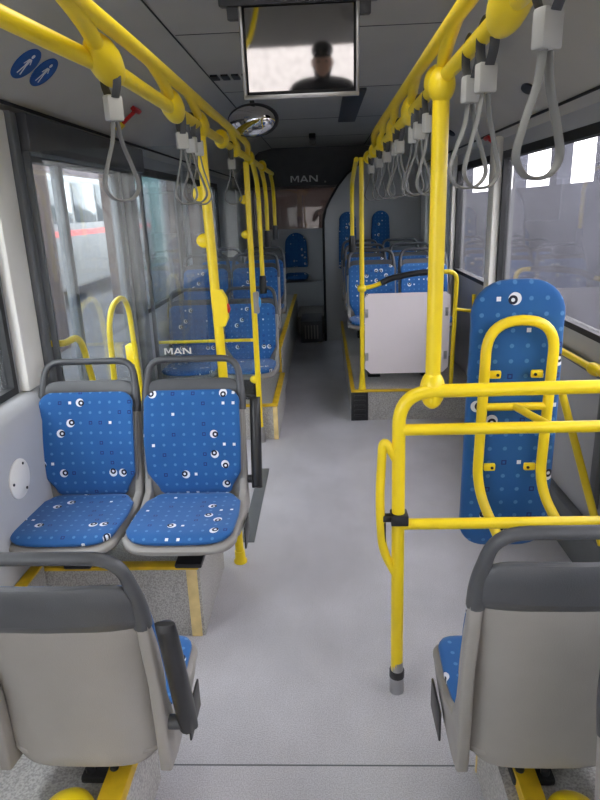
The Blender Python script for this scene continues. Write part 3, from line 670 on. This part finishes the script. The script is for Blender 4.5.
s0 = strap_mesh(); s1 = strap_mesh(wide=.036, ln=.172)
ord_ = ['nearest', 'second', 'third', 'fourth', 'fifth', 'sixth', 'seventh', 'eighth', 'ninth', 'tenth', 'eleventh']
first = [s0, s1]
def place(x, y, ry, label, grp, i):
    src = (s0, s1)[i % 2]
    if first and src in first: first.remove(src); r = src; r.location = (x, y, RZ)
    else: r = dup(src, (x, y, RZ))
    r.rotation_euler = (0, 0, ry); r['label'] = label; r['group'] = grp
for i, (y, a) in enumerate(((1.46, .85), (2.15, .5), (2.30, -.2), (2.42, .25), (3.28, .3))):
    place(LX, y + .0, a, '%s grey loop strap hanging from the left ceiling rail, counted from the camera' % ord_[i], 'straps on the left rail', i)
for i, (y, a) in enumerate(((.965, .5), (1.30, .25), (1.42, .3), (1.95, .4), (2.14, .2), (2.27, -.1), (2.68, .3), (2.80, .1), (3.20, .2), (3.62, .2), (4.20, .3))):
    place(RX, y, a, '%s grey loop strap hanging from the right ceiling rail, counted from the camera' % ord_[i], 'straps on the right rail', i)

# ================================================================== CEILING FITTINGS
tv = thing('ceiling_monitor', 'flat black monitor in a silver frame hanging from the ceiling, facing us', 'monitor', (-.068, 2.40, 2.21)); tv.rotation_euler = (math.radians(-9), 0, 0)
tv.rotation_euler = (math.radians(9.7), 0, 0)
obj('housing', bx(-.200, .200, .0, .035, -.275, .0, bev=.006), BLACK, tv)
obj('screen', bx(-.186, .186, -.004, .002, -.262, -.005), SCR, tv, smooth=False)
bm = BM(); box(bm, -.206, .206, -.012, .03, -.288, -.272, bev=.003); box(bm, -.206, -.194, -.012, .03, -.275, .0, bev=.003); box(bm, .194, .206, -.012, .03, -.275, .0, bev=.003); obj('bezel', bm, METAL, tv)
bm = BM(); box(bm, -.27, .27, -.02, .05, .0, .025, bev=.004); box(bm, -.245, -.205, -.01, .05, -.04, .0, bev=.004); box(bm, .205, .245, -.01, .05, -.04, .0, bev=.004); obj('bracket', bm, DARK, tv)
obj('hanger', bx(-.10, .10, .0, .05, .02, .075), DARK, tv)
mr = thing('convex_mirror', 'oval convex mirror in a black rim hanging over the aisle', 'mirror', (-.34, 3.3, 1.965)); mr.rotation_euler = (math.radians(12), 0, math.radians(-15))
bm = ellipsoid(BM(), (0, .02, 0), (.135, .045, .078), u=32, v=20); obj('rim', bm, BLACK, mr)
bm = ellipsoid(BM(), (0, .0, 0), (.122, .038, .068), u=40, v=24); obj('mirror_face', bm, MIRR, mr)
obj('arm', tb([(0, .04, .05), (-.02, .06, .28)], .012), BLACK, mr)
struct(obj('ceiling_hatch', bx(.15, .30, 4.45, 6.0, 2.262, 2.281, bev=.005), DARK))
bm = BM(); box(bm, -.13, -.06, 6.9, 7.15, 2.235, 2.28, bev=.01); cm = thing('ceiling_camera', 'small dark ceiling camera above the far aisle', 'camera'); obj('body', bm, BLACK, cm); obj('dome', ellipsoid(BM(), (-.095, 7.2, 2.22), (.035, .035, .03)), SHELL, cm)
vg = BM()
for k in range(4): box(vg, -.62 + k * .06, -.58 + k * .06, 3.85, 3.97, 2.27, 2.285)
tag(obj('ceiling_vent', vg, BLACK), 'short row of dark vent slots in the ceiling above the left rail', 'vent')
# round pictogram stickers on the left cove (slope of the cove panel)
sl = math.atan2(.29, .36)
def sticker(y, label):
    x = -1.02; z = 1.95 + (x + 1.16) / .36 * .29 - .003
    s_ = thing('pictogram_sticker', label, 'sticker', (x, y, z), group='pictogram stickers'); s_.rotation_euler = (0, -sl, 0)
    # local: lies in XY plane facing down (-Z)
    obj('disc', lathe(BM(), [(.0, -.0015), (.066, -.0015), (.066, .001)][1:], (0, 0, 0), (0, 0, -1), 40), BLUEP, s_)
    bm = BM()
    z1 = -.0022
    def bar(a, b_, w): tube(bm, [Vector((a[0], a[1], z1)), Vector((b_[0], b_[1], z1))], .0008, ry=w, seg=8, up=(0, 0, 1))
    # standing figure, head towards the roof centre (+x)
    lathe(bm, [(.0085, 0), (.0085, .001)], (.036, .0, z1), (0, 0, -1), 16)
    bar((.024, 0), (-.004, 0), .009); bar((-.002, .003), (-.044, .012), .004); bar((-.002, -.003), (-.042, -.013), .004)
    bar((.022, .008), (.004, .022), .003); bar((.022, -.008), (.0, -.020), .003)
    obj('figure', bm, WPRINT, s_)
sticker(2.37, 'round blue sticker with a white walking figure on the left cove, nearer one')
sticker(2.515, 'round blue sticker with a white walking figure on the left cove, farther one')
def hammer(label, loc, ry):
    h_ = thing('safety_hammer', label, 'hammer', loc); h_.rotation_euler = (0, ry, 0)
    obj('head', bx(-.012, .012, -.06, .06, -.022, -.0, bev=.004), RED, h_); obj('handle', bx(-.12, .0, -.012, .012, -.018, -.002, bev=.004), RED, h_); obj('holder', bx(-.15, -.10, -.018, .018, -.024, .0, bev=.004), YEL, h_)
hammer('red safety hammer on the left ceiling cove', (-.99, 3.58, 2.085), -sl)
hammer('red safety hammer above the right windows', (1.06, 4.35, 1.93), sl + PI)
for (y, x, l) in ((3.2, .96, 'oval dark ceiling speaker on the right cove, nearer one'), (5.0, .96, 'oval dark ceiling speaker on the right cove, farther one')):
    z = 1.95 + (1.08 - x) / .38 * .29
    o_ = tag(obj('ceiling_speaker', lathe(BM(), [(.06, 0), (.055, .006), (.02, .008)], (0, 0, 0), (0, 0, -1), 30), BLACK), l, 'speaker', 'ceiling speakers'); o_.location = (x, y, z - .001); o_.rotation_euler = (0, sl, 0); o_.scale = (.55, 1.2, 1)
# yellow knobs low on the platforms
for (x, y, l) in ((-.615, 1.10, 'yellow dome low on the left platform behind the near seat'), (.525, 1.10, 'yellow dome low on the right platform behind the near seat')):
    o_ = tag(obj('floor_dome', lathe(BM(), [(.062, 0), (.062, .02), (.056, .038), (.040, .052), (.018, .060), (.002, .062)], (0, 0, 0), seg=32), YEL), l, 'dome', 'yellow domes'); o_.location = (x, y - .045, .22)
# window sticker
ws = thing('window_sticker', 'pale window sticker with a blue seated figure, lower corner of the left window', 'sticker', (XL - .016, 2.02, .98))
obj('sheet', bx(0, .001, -.16, .06, 0, .20), mat('sticker_paper', (196, 206, 220), .5), ws, smooth=False)
bm = BM(); lathe(bm, [(.016, 0), (.016, .0015)], (.001, 0, .11), (1, 0, 0), 18); tube(bm, fillet([(.002, .0, .09), (.002, .0, .05), (.002, .03, .045), (.002, .035, .02)], .01), .001, ry=.009, seg=8, up=(1, 0, 0)); obj('figure', bm, BLUEB, ws)
obj('blue_band', bx(0.0008, .0015, -.16, .06, .15, .20), BLUEP, ws, smooth=False)

# ================================================================== PERSON behind the camera (mirrored in the monitor)
pp = thing('person', 'person in a dark jacket and cap holding up a phone, mirrored in the ceiling monitor', 'person', (.02, -.62, 0))
def skinned(name, verts, edges, rad, m, parent, sub=2):
    me = bpy.data.meshes.new(name); me.from_pydata(verts, edges, []); o_ = bpy.data.objects.new(name, me); C.objects.link(o_)
    md = o_.modifiers.new('skin', 'SKIN'); lay = me.skin_vertices[0] if me.skin_vertices else None
    for v, r_ in zip(me.skin_vertices[0].data, rad): v.radius = (r_, r_) if isinstance(r_, (int, float)) else r_
    me.skin_vertices[0].data[0].use_root = True
    s_ = o_.modifiers.new('sub', 'SUBSURF'); s_.levels = sub; s_.render_levels = sub
    dg = bpy.context.evaluated_depsgraph_get(); m2 = bpy.data.meshes.new_from_object(o_.evaluated_get(dg)); bpy.data.objects.remove(o_)
    for f in m2.polygons: f.use_smooth = True
    m2.materials.clear(); m2.materials.append(m); o2 = bpy.data.objects.new(name, m2); C.objects.link(o2); o2.parent = parent; return o2
V = [(0, 0, .95), (0, 0, 1.12), (0, 0, 1.30), (0, 0.0, 1.42), (0, .01, 1.49), (0, .02, 1.56), (0, .025, 1.64),
     (-.21, 0, 1.42), (-.30, .06, 1.17), (-.14, .28, 1.36), (.21, 0, 1.42), (.30, .06, 1.17), (.09, .28, 1.36),
     (-.10, 0, .90), (-.12, .01, .50), (-.13, -.02, .09), (-.14, .10, .04), (.10, 0, .90), (.12, .01, .50), (.13, -.02, .09), (.14, .10, .04)]
Ed = [(0, 1), (1, 2), (2, 3), (3, 4), (4, 5), (5, 6), (3, 7), (7, 8), (8, 9), (3, 10), (10, 11), (11, 12), (0, 13), (13, 14), (14, 15), (15, 16), (0, 17), (17, 18), (18, 19), (19, 20)]
Rd = [(.16, .11), (.15, .11), (.17, .12), (.13, .09), .055, .085, .085, .075, .052, .034, .075, .052, .034, .09, .06, .045, .035, .09, .06, .045, .035]
skinned('body', V, Ed, Rd, JACKET, pp)
hb = ellipsoid(BM(), (0, .03, 1.66), (.074, .092, .112), u=28, v=20)
ellipsoid(hb, (0, .128, 1.645), (.012, .018, .022)); ellipsoid(hb, (-.078, .02, 1.65), (.010, .02, .03)); ellipsoid(hb, (.078, .02, 1.65), (.010, .02, .03)); ellipsoid(hb, (0, .113, 1.608), (.024, .010, .006))
bmesh.ops.translate(hb, vec=(0, 0, -.05), verts=hb.verts[:]); hd_ = obj('head', hb, SKIN, pp)
for s in (-1, 1): obj('eye', ellipsoid(BM(), (s * .030, .113, 1.622), (.011, .007, .007)), BLACK, hd_)
cp = ellipsoid(BM(), (0, .02, 1.735), (.083, .10, .062), u=28, v=16); box(cp, -.06, .06, .09, .17, 1.708, 1.716, bev=.003); bmesh.ops.translate(cp, vec=(0, 0, -.05), verts=cp.verts[:]); obj('cap', cp, JACKET, pp)
for s, wx in ((-1, -.14), (1, .09)):
    hnd = BM(); ellipsoid(hnd, (wx + .0, .315, 1.385), (.038, .030, .042))
    for k in range(4):
        zz = 1.41 - k * .018; tube(hnd, catmull([(wx, .335, zz), (wx - s * .02, .352, zz + .004), (wx - s * .042, .345, zz + .004), (wx - s * .055, .335, zz)], 4), [.0085] * 12 + [.006], seg=8)
    tube(hnd, catmull([(wx, .31, 1.40), (wx - s * .012, .305, 1.432), (wx - s * .022, .318, 1.452)], 4), .0095, seg=8)
    obj('hand', hnd, SKIN, pp)
ph = thing('phone', 'black phone held up by the mirrored person', 'phone', (-.005, -.275, 1.36)); obj('body', bx(-.07, .07, -.005, .005, -.0, .07, bev=.004), BLACK, ph)
